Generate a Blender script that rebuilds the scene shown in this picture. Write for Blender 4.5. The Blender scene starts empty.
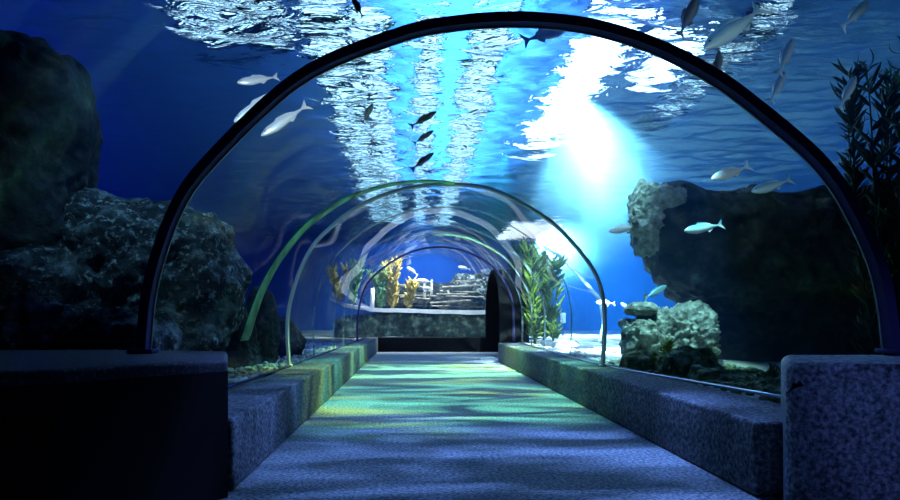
import bpy, bmesh, math, random
import numpy as np
from mathutils import Vector, noise, Matrix
random.seed(4)
SC = bpy.context.scene
COL = SC.collection
PI = math.pi
F = 650.0                      # focal length in pixels of the 900 x 500 frame
VX, VY, EYE = 414.0, 317.0, 1.0

def P(px, py, d):
    """a point seen at pixel (px, py) standing d metres down the tunnel"""
    return Vector(((px - VX) / F * d, d, EYE - (py - VY) / F * d))

# ------------------------------------------------------------------ helpers
def link(name, me, mat=None, parent=None, smooth=True):
    o = bpy.data.objects.new(name, me)
    COL.objects.link(o)
    if mat: me.materials.append(mat)
    if parent: o.parent = parent
    if smooth:
        me.polygons.foreach_set('use_smooth', [True] * len(me.polygons))
    return o

def obj(name, bm, mat=None, parent=None, smooth=True, sharp=None):
    me = bpy.data.meshes.new(name)
    bmesh.ops.recalc_face_normals(bm, faces=bm.faces[:])
    bm.to_mesh(me); bm.free()
    o = link(name, me, mat, parent, smooth)
    if sharp: me.set_sharp_from_angle(angle=math.radians(sharp))
    return o

def tag(o, label, cat, group=None, kind=None):
    o['label'] = label; o['category'] = cat
    if group: o['group'] = group
    if kind: o['kind'] = kind
    return o

def struct(o):
    o['kind'] = 'structure'; return o

def empty(name, loc):
    o = bpy.data.objects.new(name, None); COL.objects.link(o); o.location = loc
    o.empty_display_size = .1
    return o

def add_box(bm, lo, hi, bevel=0.0, seg=2):
    c = [(lo[i] + hi[i]) / 2 for i in range(3)]; s = [hi[i] - lo[i] for i in range(3)]
    r = bmesh.ops.create_cube(bm, size=1.0, matrix=Matrix.Translation(c) @ Matrix.Diagonal((*s, 1)))
    if bevel:
        es = list({e for v in r['verts'] for e in v.link_edges})
        bmesh.ops.bevel(bm, geom=es, offset=bevel, segments=seg, affect='EDGES', profile=.5)

def add_tube(bm, pts, rad, n=8, cap=True):
    pts = [Vector(p) for p in pts]
    rads = rad if isinstance(rad, (list, tuple)) else [rad] * len(pts)
    rings = []
    up = Vector((0.13, 0.21, .97))
    for i, p in enumerate(pts):
        t = (pts[min(i + 1, len(pts) - 1)] - pts[max(i - 1, 0)]).normalized()
        a = t.cross(up)
        if a.length < 1e-3: a = t.cross(Vector((1, 0, 0)))
        a.normalize(); b = t.cross(a)
        rings.append([bm.verts.new(p + (a * math.cos(2 * PI * k / n) + b * math.sin(2 * PI * k / n)) * rads[i]) for k in range(n)])
    for i in range(len(rings) - 1):
        for k in range(n):
            bm.faces.new((rings[i][k], rings[i][(k + 1) % n], rings[i + 1][(k + 1) % n], rings[i + 1][k]))
    if cap:
        bm.faces.new(rings[0][::-1]); bm.faces.new(rings[-1])

def add_prism(bm, poly, z0, z1s, bevel=0.0):
    """plan polygon raised from z0 to per-corner heights"""
    lo = [bm.verts.new((x, y, z0)) for x, y in poly]
    hi = [bm.verts.new((x, y, z)) for (x, y), z in zip(poly, z1s)]
    n = len(poly)
    bm.faces.new(lo[::-1]); top = bm.faces.new(hi)
    for i in range(n):
        bm.faces.new((lo[i], lo[(i + 1) % n], hi[(i + 1) % n], hi[i]))
    if bevel:
        es = list(top.edges) + [e for v in hi for e in v.link_edges if e not in top.edges]
        bmesh.ops.bevel(bm, geom=es, offset=bevel, segments=4, affect='EDGES', profile=.5)

# ------------------------------------------------------------------ materials
def mat(name):
    m = bpy.data.materials.new(name); m.use_nodes = True
    nt = m.node_tree; nt.nodes.clear()
    out = nt.nodes.new('ShaderNodeOutputMaterial')
    return m, nt, out

def N(nt, kind, **kw):
    n = nt.nodes.new(kind)
    for k, v in kw.items():
        if k in n.inputs: n.inputs[k].default_value = v
        else: setattr(n, k, v)
    return n

def ramp(nt, stops, src):
    r = nt.nodes.new('ShaderNodeValToRGB')
    el = r.color_ramp.elements
    while len(el) < len(stops): el.new(.5)
    for e, (p, c) in zip(el, stops):
        e.position = p; e.color = (*c, 1)
    nt.links.new(src, r.inputs[0])
    return r

def plain(name, col, rough=.6, metal=0.0, spec=.5, emit=None, strength=0):
    m, nt, out = mat(name)
    b = N(nt, 'ShaderNodeBsdfPrincipled', Roughness=rough, Metallic=metal)
    b.inputs['Base Color'].default_value = (*col, 1)
    b.inputs['Specular IOR Level'].default_value = spec
    if emit:
        b.inputs['Emission Color'].default_value = (*emit, 1); b.inputs['Emission Strength'].default_value = strength
    nt.links.new(b.outputs[0], out.inputs[0])
    return m

def textured(name, stops, scale=5.0, detail=6.0, rough=.85, bump=.3, bscale=None, bdist=.02, vor=0.0, stretch=None, spec=.3, speck=None):
    """noise-coloured surface with bump"""
    m, nt, out = mat(name); L = nt.links
    tc = N(nt, 'ShaderNodeTexCoord')
    src = tc.outputs['Object']
    if stretch:
        mp = N(nt, 'ShaderNodeMapping'); mp.inputs['Scale'].default_value = stretch
        L.new(src, mp.inputs['Vector']); src = mp.outputs[0]
    n1 = N(nt, 'ShaderNodeTexNoise', Scale=scale, Detail=detail, Roughness=.62)
    L.new(src, n1.inputs['Vector'])
    r = ramp(nt, stops, n1.outputs['Fac'])
    b = N(nt, 'ShaderNodeBsdfPrincipled', Roughness=rough)
    b.inputs['Specular IOR Level'].default_value = spec
    csrc = r.outputs[0]
    if speck:                       # small pale encrusting flecks
        n3 = N(nt, 'ShaderNodeTexNoise', Scale=speck, Detail=5.0, Roughness=.75); L.new(src, n3.inputs['Vector'])
        r3 = ramp(nt, [(.54, (0, 0, 0)), (.66, (1, 1, 1))], n3.outputs['Fac'])
        mx = N(nt, 'ShaderNodeMix', data_type='RGBA'); L.new(r3.outputs[0], mx.inputs[0]); L.new(csrc, mx.inputs[6]); mx.inputs[7].default_value = (*[min(1, c * 1.7) for c in stops[-1][1]], 1)
        csrc = mx.outputs[2]
    L.new(csrc, b.inputs['Base Color'])
    n2 = N(nt, 'ShaderNodeTexNoise', Scale=bscale or scale * 3, Detail=8.0, Roughness=.7)
    L.new(src, n2.inputs['Vector'])
    h = n2.outputs['Fac']
    if vor:
        v = N(nt, 'ShaderNodeTexVoronoi', Scale=vor); L.new(src, v.inputs['Vector'])
        a = N(nt, 'ShaderNodeMath', operation='ADD'); L.new(h, a.inputs[0]); L.new(v.outputs['Distance'], a.inputs[1]); h = a.outputs[0]
    bp = N(nt, 'ShaderNodeBump', Strength=bump, Distance=bdist)
    L.new(h, bp.inputs['Height']); L.new(bp.outputs[0], b.inputs['Normal'])
    L.new(b.outputs[0], out.inputs[0])
    return m

M = {}
M['steel'] = plain('dark_painted_steel', (.05, .044, .13), .6, .0, .06)
M['blue_steel'] = plain('brushed_bluish_steel', (.16, .15, .22), .42, .6)
M['pale_steel'] = plain('pale_steel', (.62, .62, .66), .3, .8)
M['arch_steel'] = plain('polished_arch_steel', (.85, .85, .92), .4, .25)
M['black'] = plain('black_paint', (.004, .004, .005), .8, 0, .2)
M['floor'] = textured('speckled_carpet', [(.36, (.10, .11, .13)), (.5, (.28, .31, .33)), (.66, (.60, .63, .64))], 42, 5, .92, .8, 60, .02)
M['kerb'] = textured('speckled_cement', [(.36, (.035, .04, .045)), (.5, (.13, .14, .155)), (.66, (.34, .36, .37))], 40, 5, .85, .7, 60, .015)
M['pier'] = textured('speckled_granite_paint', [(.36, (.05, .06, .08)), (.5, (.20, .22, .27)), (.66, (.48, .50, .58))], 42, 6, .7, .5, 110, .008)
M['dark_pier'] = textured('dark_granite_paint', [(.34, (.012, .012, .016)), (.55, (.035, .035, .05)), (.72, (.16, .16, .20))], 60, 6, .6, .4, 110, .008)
M['rock_dark'] = textured('dark_rock', [(.3, (.006, .007, .008)), (.52, (.028, .034, .034)), (.75, (.12, .14, .13))], 3.2, 10, .85, .9, 9, .08, vor=6)
M['rock_mid'] = textured('grey_green_rock', [(.34, (.012, .015, .015)), (.52, (.055, .07, .07)), (.70, (.40, .46, .44))], 3.6, 10, .8, 1.0, 10, .09, vor=8, speck=14)
M['rock_coral'] = textured('encrusted_coral_rock', [(.3, (.10, .11, .09)), (.5, (.38, .42, .36)), (.7, (.75, .78, .70))], 7, 9, .85, 1.0, 16, .06, vor=14)
M['rock_algae'] = textured('algae_covered_rock', [(.3, (.03, .05, .03)), (.5, (.14, .22, .10)), (.7, (.50, .55, .32))], 9, 9, .85, 1.0, 20, .05, vor=16)
M['rock_moss'] = textured('mossy_dark_rock', [(.34, (.01, .016, .012)), (.52, (.05, .085, .06)), (.68, (.24, .32, .22))], 4, 10, .85, .9, 12, .08, vor=7)
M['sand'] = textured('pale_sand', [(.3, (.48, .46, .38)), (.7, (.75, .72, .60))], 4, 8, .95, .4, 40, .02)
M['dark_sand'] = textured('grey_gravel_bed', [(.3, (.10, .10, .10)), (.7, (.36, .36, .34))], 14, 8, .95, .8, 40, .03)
M['pebble'] = textured('pebble', [(.3, (.25, .26, .25)), (.7, (.65, .66, .62))], 6, 4, .8, .2, 30, .01)
M['white_pebble'] = textured('white_pebble', [(.3, (.62, .60, .58)), (.7, (.88, .86, .82))], 6, 4, .8, .2, 30, .01)
M['tank'] = textured('blue_tank_wall', [(.3, (.05, .10, .34)), (.7, (.07, .14, .44))], .6, 4, .9, .2, 3, .05)
M['hall'] = plain('pale_blue_hall_ceiling', (.25, .42, .68), .9)
M['kelp'] = textured('green_kelp', [(.3, (.05, .11, .012)), (.7, (.24, .33, .045))], 6, 4, .6, .3, 20, .01)
M['kelp_brown'] = textured('olive_kelp', [(.3, (.06, .065, .015)), (.7, (.22, .23, .05))], 6, 4, .6, .3, 20, .01)
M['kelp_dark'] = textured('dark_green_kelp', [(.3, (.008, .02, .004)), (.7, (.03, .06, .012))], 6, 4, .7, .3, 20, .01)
M['yellow_coral'] = textured('yellow_sea_fan', [(.3, (.45, .30, .05)), (.7, (.85, .66, .18))], 8, 4, .7, .3, 30, .01)
M['green_coral'] = textured('green_sea_fan', [(.3, (.06, .22, .10)), (.7, (.30, .50, .22))], 8, 4, .7, .3, 30, .01)
M['timber'] = textured('pale_sunken_timber', [(.36, (.05, .05, .04)), (.66, (.42, .40, .34))], 5, 8, .85, .5, 20, .02, stretch=(1, 6, 6))
M['chalk'] = textured('chalky_white_stone', [(.3, (.66, .64, .58)), (.7, (.92, .90, .84))], 5, 6, .8, .4, 20, .02)
M['white_paint'] = plain('white_paint', (.9, .9, .9), .5)
M['hose'] = plain('pale_hose', (.55, .75, .85), .4)
M['eye'] = plain('fish_eye', (.01, .01, .012), .15)
def fish_mat(name, back, belly, rough=.3, metal=.25):
    m, nt, out = mat(name); L = nt.links
    tc = N(nt, 'ShaderNodeTexCoord'); sp = N(nt, 'ShaderNodeSeparateXYZ'); L.new(tc.outputs['Generated'], sp.inputs[0])
    n1 = N(nt, 'ShaderNodeTexNoise', Scale=9.0, Detail=4.0); L.new(tc.outputs['Generated'], n1.inputs['Vector'])
    mm = N(nt, 'ShaderNodeMath', operation='MULTIPLY_ADD'); mm.inputs[1].default_value = .25; L.new(n1.outputs['Fac'], mm.inputs[0]); L.new(sp.outputs['Z'], mm.inputs[2])
    r = ramp(nt, [(.45, belly), (.85, back)], mm.outputs[0])
    b = N(nt, 'ShaderNodeBsdfPrincipled', Roughness=rough, Metallic=metal); L.new(r.outputs[0], b.inputs['Base Color'])
    L.new(b.outputs[0], out.inputs[0]); return m
M['fish_pale'] = fish_mat('silver_white_fish_skin', (.62, .70, .74), (.92, .92, .90))
M['fish_blue'] = fish_mat('blue_grey_fish_skin', (.10, .22, .42), (.55, .68, .78))
M['fish_dark'] = fish_mat('dark_grey_fish_skin', (.02, .03, .05), (.10, .13, .17), .6, 0)
M['fish_teal'] = fish_mat('teal_silver_fish_skin', (.16, .42, .52), (.70, .88, .88))

def glass_mat(name, tint, refl=1.0):
    m, nt, out = mat(name); L = nt.links
    t = N(nt, 'ShaderNodeBsdfTransparent'); t.inputs[0].default_value = (*tint, 1)
    g = N(nt, 'ShaderNodeBsdfGlossy', Roughness=.0); g.inputs[0].default_value = (1, 1, 1, 1)
    g0 = N(nt, 'ShaderNodeNewGeometry'); dp = N(nt, 'ShaderNodeVectorMath', operation='DOT_PRODUCT')
    L.new(g0.outputs['Normal'], dp.inputs[0]); L.new(g0.outputs['Incoming'], dp.inputs[1])
    ab = N(nt, 'ShaderNodeMath', operation='ABSOLUTE'); L.new(dp.outputs['Value'], ab.inputs[0])
    om = N(nt, 'ShaderNodeMath', operation='SUBTRACT'); om.inputs[0].default_value = 1.0; L.new(ab.outputs[0], om.inputs[1])
    pw = N(nt, 'ShaderNodeMath', operation='POWER'); pw.inputs[1].default_value = 5.0; L.new(om.outputs[0], pw.inputs[0])
    mu = N(nt, 'ShaderNodeMath', operation='MULTIPLY_ADD'); mu.inputs[1].default_value = refl; mu.inputs[2].default_value = .03 * refl
    L.new(pw.outputs[0], mu.inputs[0])
    x = N(nt, 'ShaderNodeMixShader'); L.new(mu.outputs[0], x.inputs[0]); L.new(t.outputs[0], x.inputs[1]); L.new(g.outputs[0], x.inputs[2])
    L.new(x.outputs[0], out.inputs[0]); return m
M['acrylic'] = glass_mat('clear_acrylic', (.985, .995, 1.0), .6)
M['near_acrylic'] = glass_mat('near_acrylic', (.985, .995, 1.0), .14)
M['bulkhead'] = glass_mat('thin_acrylic', (.99, .995, 1.0), .35)

def seam_reflection_mat(name, col, alpha):
    m, nt, out = mat(name); L = nt.links
    t = N(nt, 'ShaderNodeBsdfTransparent')
    tc = N(nt, 'ShaderNodeTexCoord'); n1 = N(nt, 'ShaderNodeTexNoise', Scale=5.0, Detail=5.0); L.new(tc.outputs['Object'], n1.inputs['Vector'])
    r = ramp(nt, [(.35, tuple(c * .45 for c in col)), (.65, col)], n1.outputs['Fac'])
    b = N(nt, 'ShaderNodeBsdfPrincipled', Roughness=.25); L.new(r.outputs[0], b.inputs['Base Color'])
    b.inputs['Transmission Weight'].default_value = 0.0
    tr = N(nt, 'ShaderNodeBsdfTranslucent'); L.new(r.outputs[0], tr.inputs[0])
    a = N(nt, 'ShaderNodeMixShader'); a.inputs[0].default_value = .5; L.new(b.outputs[0], a.inputs[1]); L.new(tr.outputs[0], a.inputs[2])
    x = N(nt, 'ShaderNodeMixShader'); x.inputs[0].default_value = alpha; L.new(t.outputs[0], x.inputs[1]); L.new(a.outputs[0], x.inputs[2])
    L.new(x.outputs[0], out.inputs[0]); return m
M['seam'] = seam_reflection_mat('milky_acrylic_joint', (.55, .72, .75), .45)  # milky tone imitates the reflected arcs along the acrylic joints
M['green_seam'] = seam_reflection_mat('greenish_acrylic_joint', (.45, 1.0, .45), .85)  # green tone painted for a reflection on the glass

# ------------------------------------------------------------------ tunnel cross sections
def resample(pts, n):
    pts = [Vector((x, z)) for x, z in pts]
    # smooth Catmull-Rom then even arc-length
    fine = []
    for i in range(len(pts) - 1):
        p0 = pts[max(i - 1, 0)]; p1 = pts[i]; p2 = pts[i + 1]; p3 = pts[min(i + 2, len(pts) - 1)]
        for k in range(12):
            t = k / 12
            fine.append(.5 * ((2 * p1) + (p2 - p0) * t + (2 * p0 - 5 * p1 + 4 * p2 - p3) * t * t + (3 * p1 - p0 - 3 * p2 + p3) * t ** 3))
    fine.append(pts[-1])
    acc = [0]
    for a, b in zip(fine, fine[1:]): acc.append(acc[-1] + (b - a).length)
    out = []; j = 0
    for k in range(n):
        s = acc[-1] * k / (n - 1)
        while j < len(acc) - 2 and acc[j + 1] < s: j += 1
        t = (s - acc[j]) / max(acc[j + 1] - acc[j], 1e-9)
        out.append(fine[j].lerp(fine[j + 1], min(t, 1)))
    return out
NP = 73
def px_section(pts, d):
    return resample([((x - VX) / F * d, EYE - (y - VY) / F * d) for x, y in pts], NP)
D1, D2, D3, DE = 3.78, 7.6, 15.5, 18.9
H1 = px_section([(143, 349), (150, 285), (174, 212), (210, 160), (300, 77), (398, 35), (455, 23), (509, 19), (555, 21), (600, 28), (656, 46), (709, 73), (753, 104), (820, 162), (856, 216), (882, 279), (893, 355)], D1)
H2 = px_section([(289, 366), (287, 330), (290, 302), (300, 270), (314, 244), (332, 226), (352, 210), (380, 196), (412, 187), (440, 184), (470, 185), (494, 190), (520, 202), (552, 222), (576, 246), (596, 274), (604, 302), (605, 330), (603, 366)], D2)
H3 = px_section([(357, 341), (357.5, 320), (360, 303), (367, 284), (383, 268), (402, 256), (421, 249), (440, 247), (455, 248.5), (470, 253), (491, 265), (505, 283), (513, 305), (514, 341)], D3)
WIDE = resample([(.5 + 2.75 * math.cos(a), .79 + 2.55 * math.sin(a)) for a in [PI - k * PI / 16 for k in range(17)]], NP)
def section(d):
    if d <= D1: return H1
    if d <= D2: A, B, t = H1, H2, (d - D1) / (D2 - D1)
    elif d <= D3: A, B, t = H2, H3, (d - D2) / (D3 - D2)
    else: return H3
    if d <= D2:                      # the arch foot drops from pier top to kerb top soon after the pier
        pass
    return [a.lerp(b, t) for a, b in zip(A, B)]
KZ = .42
def glass_section(d):
    s = [v.copy() for v in section(d)]
    if d > 4.05:                     # run the foot straight down onto the kerb
        for s_i in (0, -1): s[s_i].y = min(s[s_i].y, KZ)
        s[0].y = KZ; s[-1].y = KZ
    return s

def loft_panel(name, secs, material):
    bm = bmesh.new()
    rows = [[bm.verts.new((p.x, d, p.y)) for p in s] for d, s in secs]
    for a, b in zip(rows, rows[1:]):
        for k in range(len(a) - 1):
            bm.faces.new((a[k], a[k + 1], b[k + 1], b[k]))
    return obj(name, bm, material)

def steps(a, b, n): return [a + (b - a) * k / n for k in range(n + 1)]
struct(loft_panel('window_1', [(-2.6, WIDE), (0, WIDE), (2, WIDE), (3.66, WIDE)], M['bulkhead']))
struct(loft_panel('window_2', [(3.66, WIDE), (3.76, H1)], M['bulkhead']))
struct(loft_panel('window_3', [(d, glass_section(d)) for d in [D1 + .02, 4.04, 4.06] + steps(4.5, D2, 6)], M['near_acrylic']))
struct(loft_panel('window_4', [(d, glass_section(d)) for d in steps(D2, 11.4, 6)], M['acrylic']))
struct(loft_panel('window_5', [(d, glass_section(d)) for d in steps(11.4, D3, 6)], M['acrylic']))
ke = 0
for k, p in enumerate(H3):
    if p.x > 1.95 and p.y < 2.35: break
    ke = k
struct(loft_panel('window_6', [(d, [v for v in glass_section(d)[:ke + 1]]) for d in steps(D3, DE, 5)], M['acrylic']))
bm = bmesh.new()
vs = [bm.verts.new((p.x, DE, p.y)) for p in glass_section(DE)]
bm.faces.new(vs)
struct(obj('window_7', bm, M['acrylic'], smooth=False))

# ------------------------------------------------------------------ steel arches
def band(name, sec, d, depth, thick, material, parent, k0=0, k1=None, shift=0.0):
    bm = bmesh.new(); s = sec[k0:k1]
    rows = []
    for i, p in enumerate(s):
        t = (s[min(i + 1, len(s) - 1)] - s[max(i - 1, 0)]).normalized()
        n = Vector((-t.y, t.x))      # outward
        a = p + n * (thick * .5 + shift); b = p - n * (thick * .5 - shift)
        dd = d(i) if callable(d) else d
        rows.append([bm.verts.new((a.x, dd - depth / 2, a.y)), bm.verts.new((a.x, dd + depth / 2, a.y)), bm.verts.new((b.x, dd + depth / 2, b.y)), bm.verts.new((b.x, dd - depth / 2, b.y))])
    for r0, r1 in zip(rows, rows[1:]):
        for k in range(4):
            bm.faces.new((r0[k], r0[(k + 1) % 4], r1[(k + 1) % 4], r1[k]))
    bm.faces.new(rows[0]); bm.faces.new(rows[-1][::-1])
    return obj(name, bm, material, parent, True, 40)

def arch(label, sec, d, depth, thick, material, lipmat, base):
    r = empty('arch', (0, 0, 0)); tag(r, label, 'arch', 'steel arches round the tunnel')
    band('arch_band', sec, d, depth, thick, material, r)
    l = band('inner_lip', sec, d + depth * .5 - .004, .012, .008, lipmat, r, shift=-thick * .5 - .004); 
    for e in (0, -1):
        bm = bmesh.new(); p = sec[e]
        add_box(bm, (p.x - thick * 1.3, d - depth * .7, base), (p.x + thick * 1.3, d + depth * .7, base + .025), .006)
        obj('foot_plate', bm, material, r)
    return r
arch('tall dark steel arch nearest the viewer, its feet on the two end piers', H1, D1, .075, .056, M['steel'], M['blue_steel'], .79)
def grounded(sec, z):
    s = [v.copy() for v in sec]; s[0].y = z; s[-1].y = z; return s
arch('thin pale steel arch about halfway along the tunnel', grounded(H2, KZ + .02), D2, .05, .03, M['arch_steel'], M['pale_steel'], KZ)
arch('small thin steel arch framing the view at the far end of the tunnel', grounded(H3, KZ + .02), D3, .06, .035, M['steel'], M['blue_steel'], KZ)

for i, (d, lab) in enumerate([(9.3, 'faint milky joint ring in the acrylic just past the halfway arch'), (11.4, 'second milky joint ring past the halfway arch'), (12.8, 'third milky joint ring past the halfway arch'), (14.1, 'last milky joint ring before the far end arch')]):
    o = band('joint_ring', glass_section(d), d, .05, .012, M['seam'], None, shift=-.012)
    tag(o, lab, 'joint ring', 'milky joint rings of the acrylic tunnel')
s = section(6.4)
# solid green strip standing in for a reflection that climbs the left glass from kerb to crown
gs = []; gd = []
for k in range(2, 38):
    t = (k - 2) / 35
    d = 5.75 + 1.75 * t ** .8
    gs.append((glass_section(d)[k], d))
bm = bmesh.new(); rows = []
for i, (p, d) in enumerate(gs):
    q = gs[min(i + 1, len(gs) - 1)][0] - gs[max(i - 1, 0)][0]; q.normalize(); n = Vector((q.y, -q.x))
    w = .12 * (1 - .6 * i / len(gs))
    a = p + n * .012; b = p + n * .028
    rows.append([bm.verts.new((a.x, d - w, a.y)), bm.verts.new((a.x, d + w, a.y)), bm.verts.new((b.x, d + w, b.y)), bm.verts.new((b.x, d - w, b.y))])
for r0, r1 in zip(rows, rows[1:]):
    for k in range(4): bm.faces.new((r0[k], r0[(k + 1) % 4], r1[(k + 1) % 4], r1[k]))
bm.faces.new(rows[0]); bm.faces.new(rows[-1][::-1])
tag(obj('seam_strip', bm, M['green_seam'], None, True, 40), 'wide green tinted joint strip climbing the left acrylic in front of the halfway arch', 'joint strip')  # the joint strip is a stand-in for a reflection on the glass

# ------------------------------------------------------------------ walkway
bm = bmesh.new(); add_box(bm, (-3.2, -3, -.12), (4.6, 19.2, 0)); struct(obj('floor', bm, M['floor'], smooth=False))
def kerb(name, x0, x1, y0, y1, material):
    bm = bmesh.new(); add_box(bm, (x0, y0, 0), (x1, y1, KZ), .025, 3)
    return struct(obj(name, bm, material, None, True, 35))
kerb('baseboard_left', -1.46, -1.03, 3.72, 18.6, M['kerb'])
kerb('baseboard_right', 1.89, 2.46, 3.6, 14.6, M['kerb'])
kerb('baseboard_far', -1.46, 2.46, 18.62, 18.98, M['black'])
for nm, e in (('trim_1', 0), ('trim_2', -1)):
    bm = bmesh.new(); s_ = 1 if e == 0 else -1
    ds = [d for d in steps(4.1, 18.5 if e == 0 else 14.55, 10)]
    pts = [(glass_section(d)[e].x + s_ * .012, d, KZ + .008) for d in ds]
    add_tube(bm, pts, .013, 6)
    struct(obj(nm, bm, M['pale_steel'] if e else M['steel']))

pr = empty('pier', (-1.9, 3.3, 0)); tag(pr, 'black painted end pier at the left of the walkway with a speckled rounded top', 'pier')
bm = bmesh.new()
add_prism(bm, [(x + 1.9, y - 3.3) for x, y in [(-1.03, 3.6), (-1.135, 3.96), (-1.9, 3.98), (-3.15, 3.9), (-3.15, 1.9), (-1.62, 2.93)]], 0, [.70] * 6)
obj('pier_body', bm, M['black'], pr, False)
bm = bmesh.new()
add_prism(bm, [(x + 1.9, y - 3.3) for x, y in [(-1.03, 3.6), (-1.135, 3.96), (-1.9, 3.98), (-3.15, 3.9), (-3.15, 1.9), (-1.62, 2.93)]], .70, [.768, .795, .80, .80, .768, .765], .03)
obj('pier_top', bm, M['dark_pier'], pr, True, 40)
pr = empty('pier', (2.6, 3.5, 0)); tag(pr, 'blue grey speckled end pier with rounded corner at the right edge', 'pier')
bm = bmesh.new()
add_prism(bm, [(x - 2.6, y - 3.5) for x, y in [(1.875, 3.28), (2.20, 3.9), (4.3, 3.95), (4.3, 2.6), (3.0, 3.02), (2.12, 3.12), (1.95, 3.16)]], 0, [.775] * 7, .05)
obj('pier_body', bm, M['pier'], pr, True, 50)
bm = bmesh.new()   # leaf-shaped dark mark lying on the pier face
c = P(807, 388, 3.06)
prof = [(-.07, -.05), (-.035, -.015), (-.02, .022), (.005, .012), (.03, .034), (.045, .012), (.06, .004), (.02, -.006), (-.01, -.016), (-.03, -.026)]
ya = lambda x: 3.12 - (x - 2.12) * (.10 / .88)
f_ = [bm.verts.new((c.x + a * .62 - 2.6, ya(c.x + a * .62) - 3.5 - .006, c.z + b * .75)) for a, b in prof]
b_ = [bm.verts.new((v.co.x, v.co.y + .012, v.co.z)) for v in f_]
bm.faces.new(f_); bm.faces.new(b_[::-1])
for i in range(len(f_)): bm.faces.new((f_[i], f_[(i + 1) % len(f_)], b_[(i + 1) % len(f_)], b_[i]))
o = obj('emblem', bm, M['black'], pr, False); o['label'] = 'small dark leaf-shaped mark'

kerb('baseboard_near_left', -2.5, -2.2, -2.9, 2.42, M['black']); kerb('baseboard_near_right', 3.2, 3.5, -2.9, 2.9, M['black'])
for o in (bpy.data.objects['baseboard_near_left'], bpy.data.objects['baseboard_near_right']): o.scale.z = .785 / KZ
# dark doorway of the passage that turns off to the right at the far end
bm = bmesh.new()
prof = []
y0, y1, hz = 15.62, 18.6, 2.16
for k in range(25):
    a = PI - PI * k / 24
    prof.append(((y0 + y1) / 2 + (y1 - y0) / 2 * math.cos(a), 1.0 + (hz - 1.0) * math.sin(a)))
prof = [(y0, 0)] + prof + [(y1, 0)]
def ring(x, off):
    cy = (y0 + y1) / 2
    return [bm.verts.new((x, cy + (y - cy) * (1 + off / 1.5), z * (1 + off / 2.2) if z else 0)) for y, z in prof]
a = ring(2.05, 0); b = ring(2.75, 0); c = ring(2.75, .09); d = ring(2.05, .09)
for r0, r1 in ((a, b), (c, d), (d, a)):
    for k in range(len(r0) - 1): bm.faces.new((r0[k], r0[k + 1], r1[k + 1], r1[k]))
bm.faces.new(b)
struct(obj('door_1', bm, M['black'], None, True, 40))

# ------------------------------------------------------------------ tank shell
def box_obj(name, lo, hi, m):
    bm = bmesh.new(); add_box(bm, lo, hi); return struct(obj(name, bm, m, smooth=False))
XL, XR, YB, WZ = -11.0, 13.0, 31.0, 4.5
box_obj('wall_left', (XL - .2, -3.4, -.5), (XL, YB + .2, 8), M['tank'])
box_obj('wall_right', (XR, -3.4, -.5), (XR + .2, YB + .2, 8), M['tank'])
box_obj('wall_back', (XL, YB, -.5), (XR, YB + .2, 8), M['tank'])
box_obj('wall_front', (XL, -3.4, -.5), (XR, -3.2, 8), M['black'])
box_obj('ceiling', (XL, -3.4, 8), (XR, YB, 8.2), M['hall'])

def terrain(name, x0, x1, y0, y1, nx, ny, zf, m):
    bm = bmesh.new()
    g = [[bm.verts.new((x0 + (x1 - x0) * i / nx, y0 + (y1 - y0) * j / ny, zf(x0 + (x1 - x0) * i / nx, y0 + (y1 - y0) * j / ny))) for i in range(nx + 1)] for j in range(ny + 1)]
    for j in range(ny):
        for i in range(nx): bm.faces.new((g[j][i], g[j][i + 1], g[j + 1][i + 1], g[j + 1][i]))
    return struct(obj(name, bm, m))
def zl(x, y): return .37 + .05 * noise.noise((x * .9, y * .9, 3)) + .03 * noise.noise((x * 3, y * 3, 5)) + max(0, -x - 3) * .05
def zr(x, y): return .36 + .05 * noise.noise((x * .8, y * .8, 9)) + .02 * noise.noise((x * 3, y * 3, 1))
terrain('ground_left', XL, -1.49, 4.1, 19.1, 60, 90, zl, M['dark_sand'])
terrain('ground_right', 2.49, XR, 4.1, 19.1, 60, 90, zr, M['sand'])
terrain('ground_far', XL, XR, 19.1, YB, 70, 40, lambda x, y: .36 + .06 * noise.noise((x * .8, y * .8, 2)), M['sand'])

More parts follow.
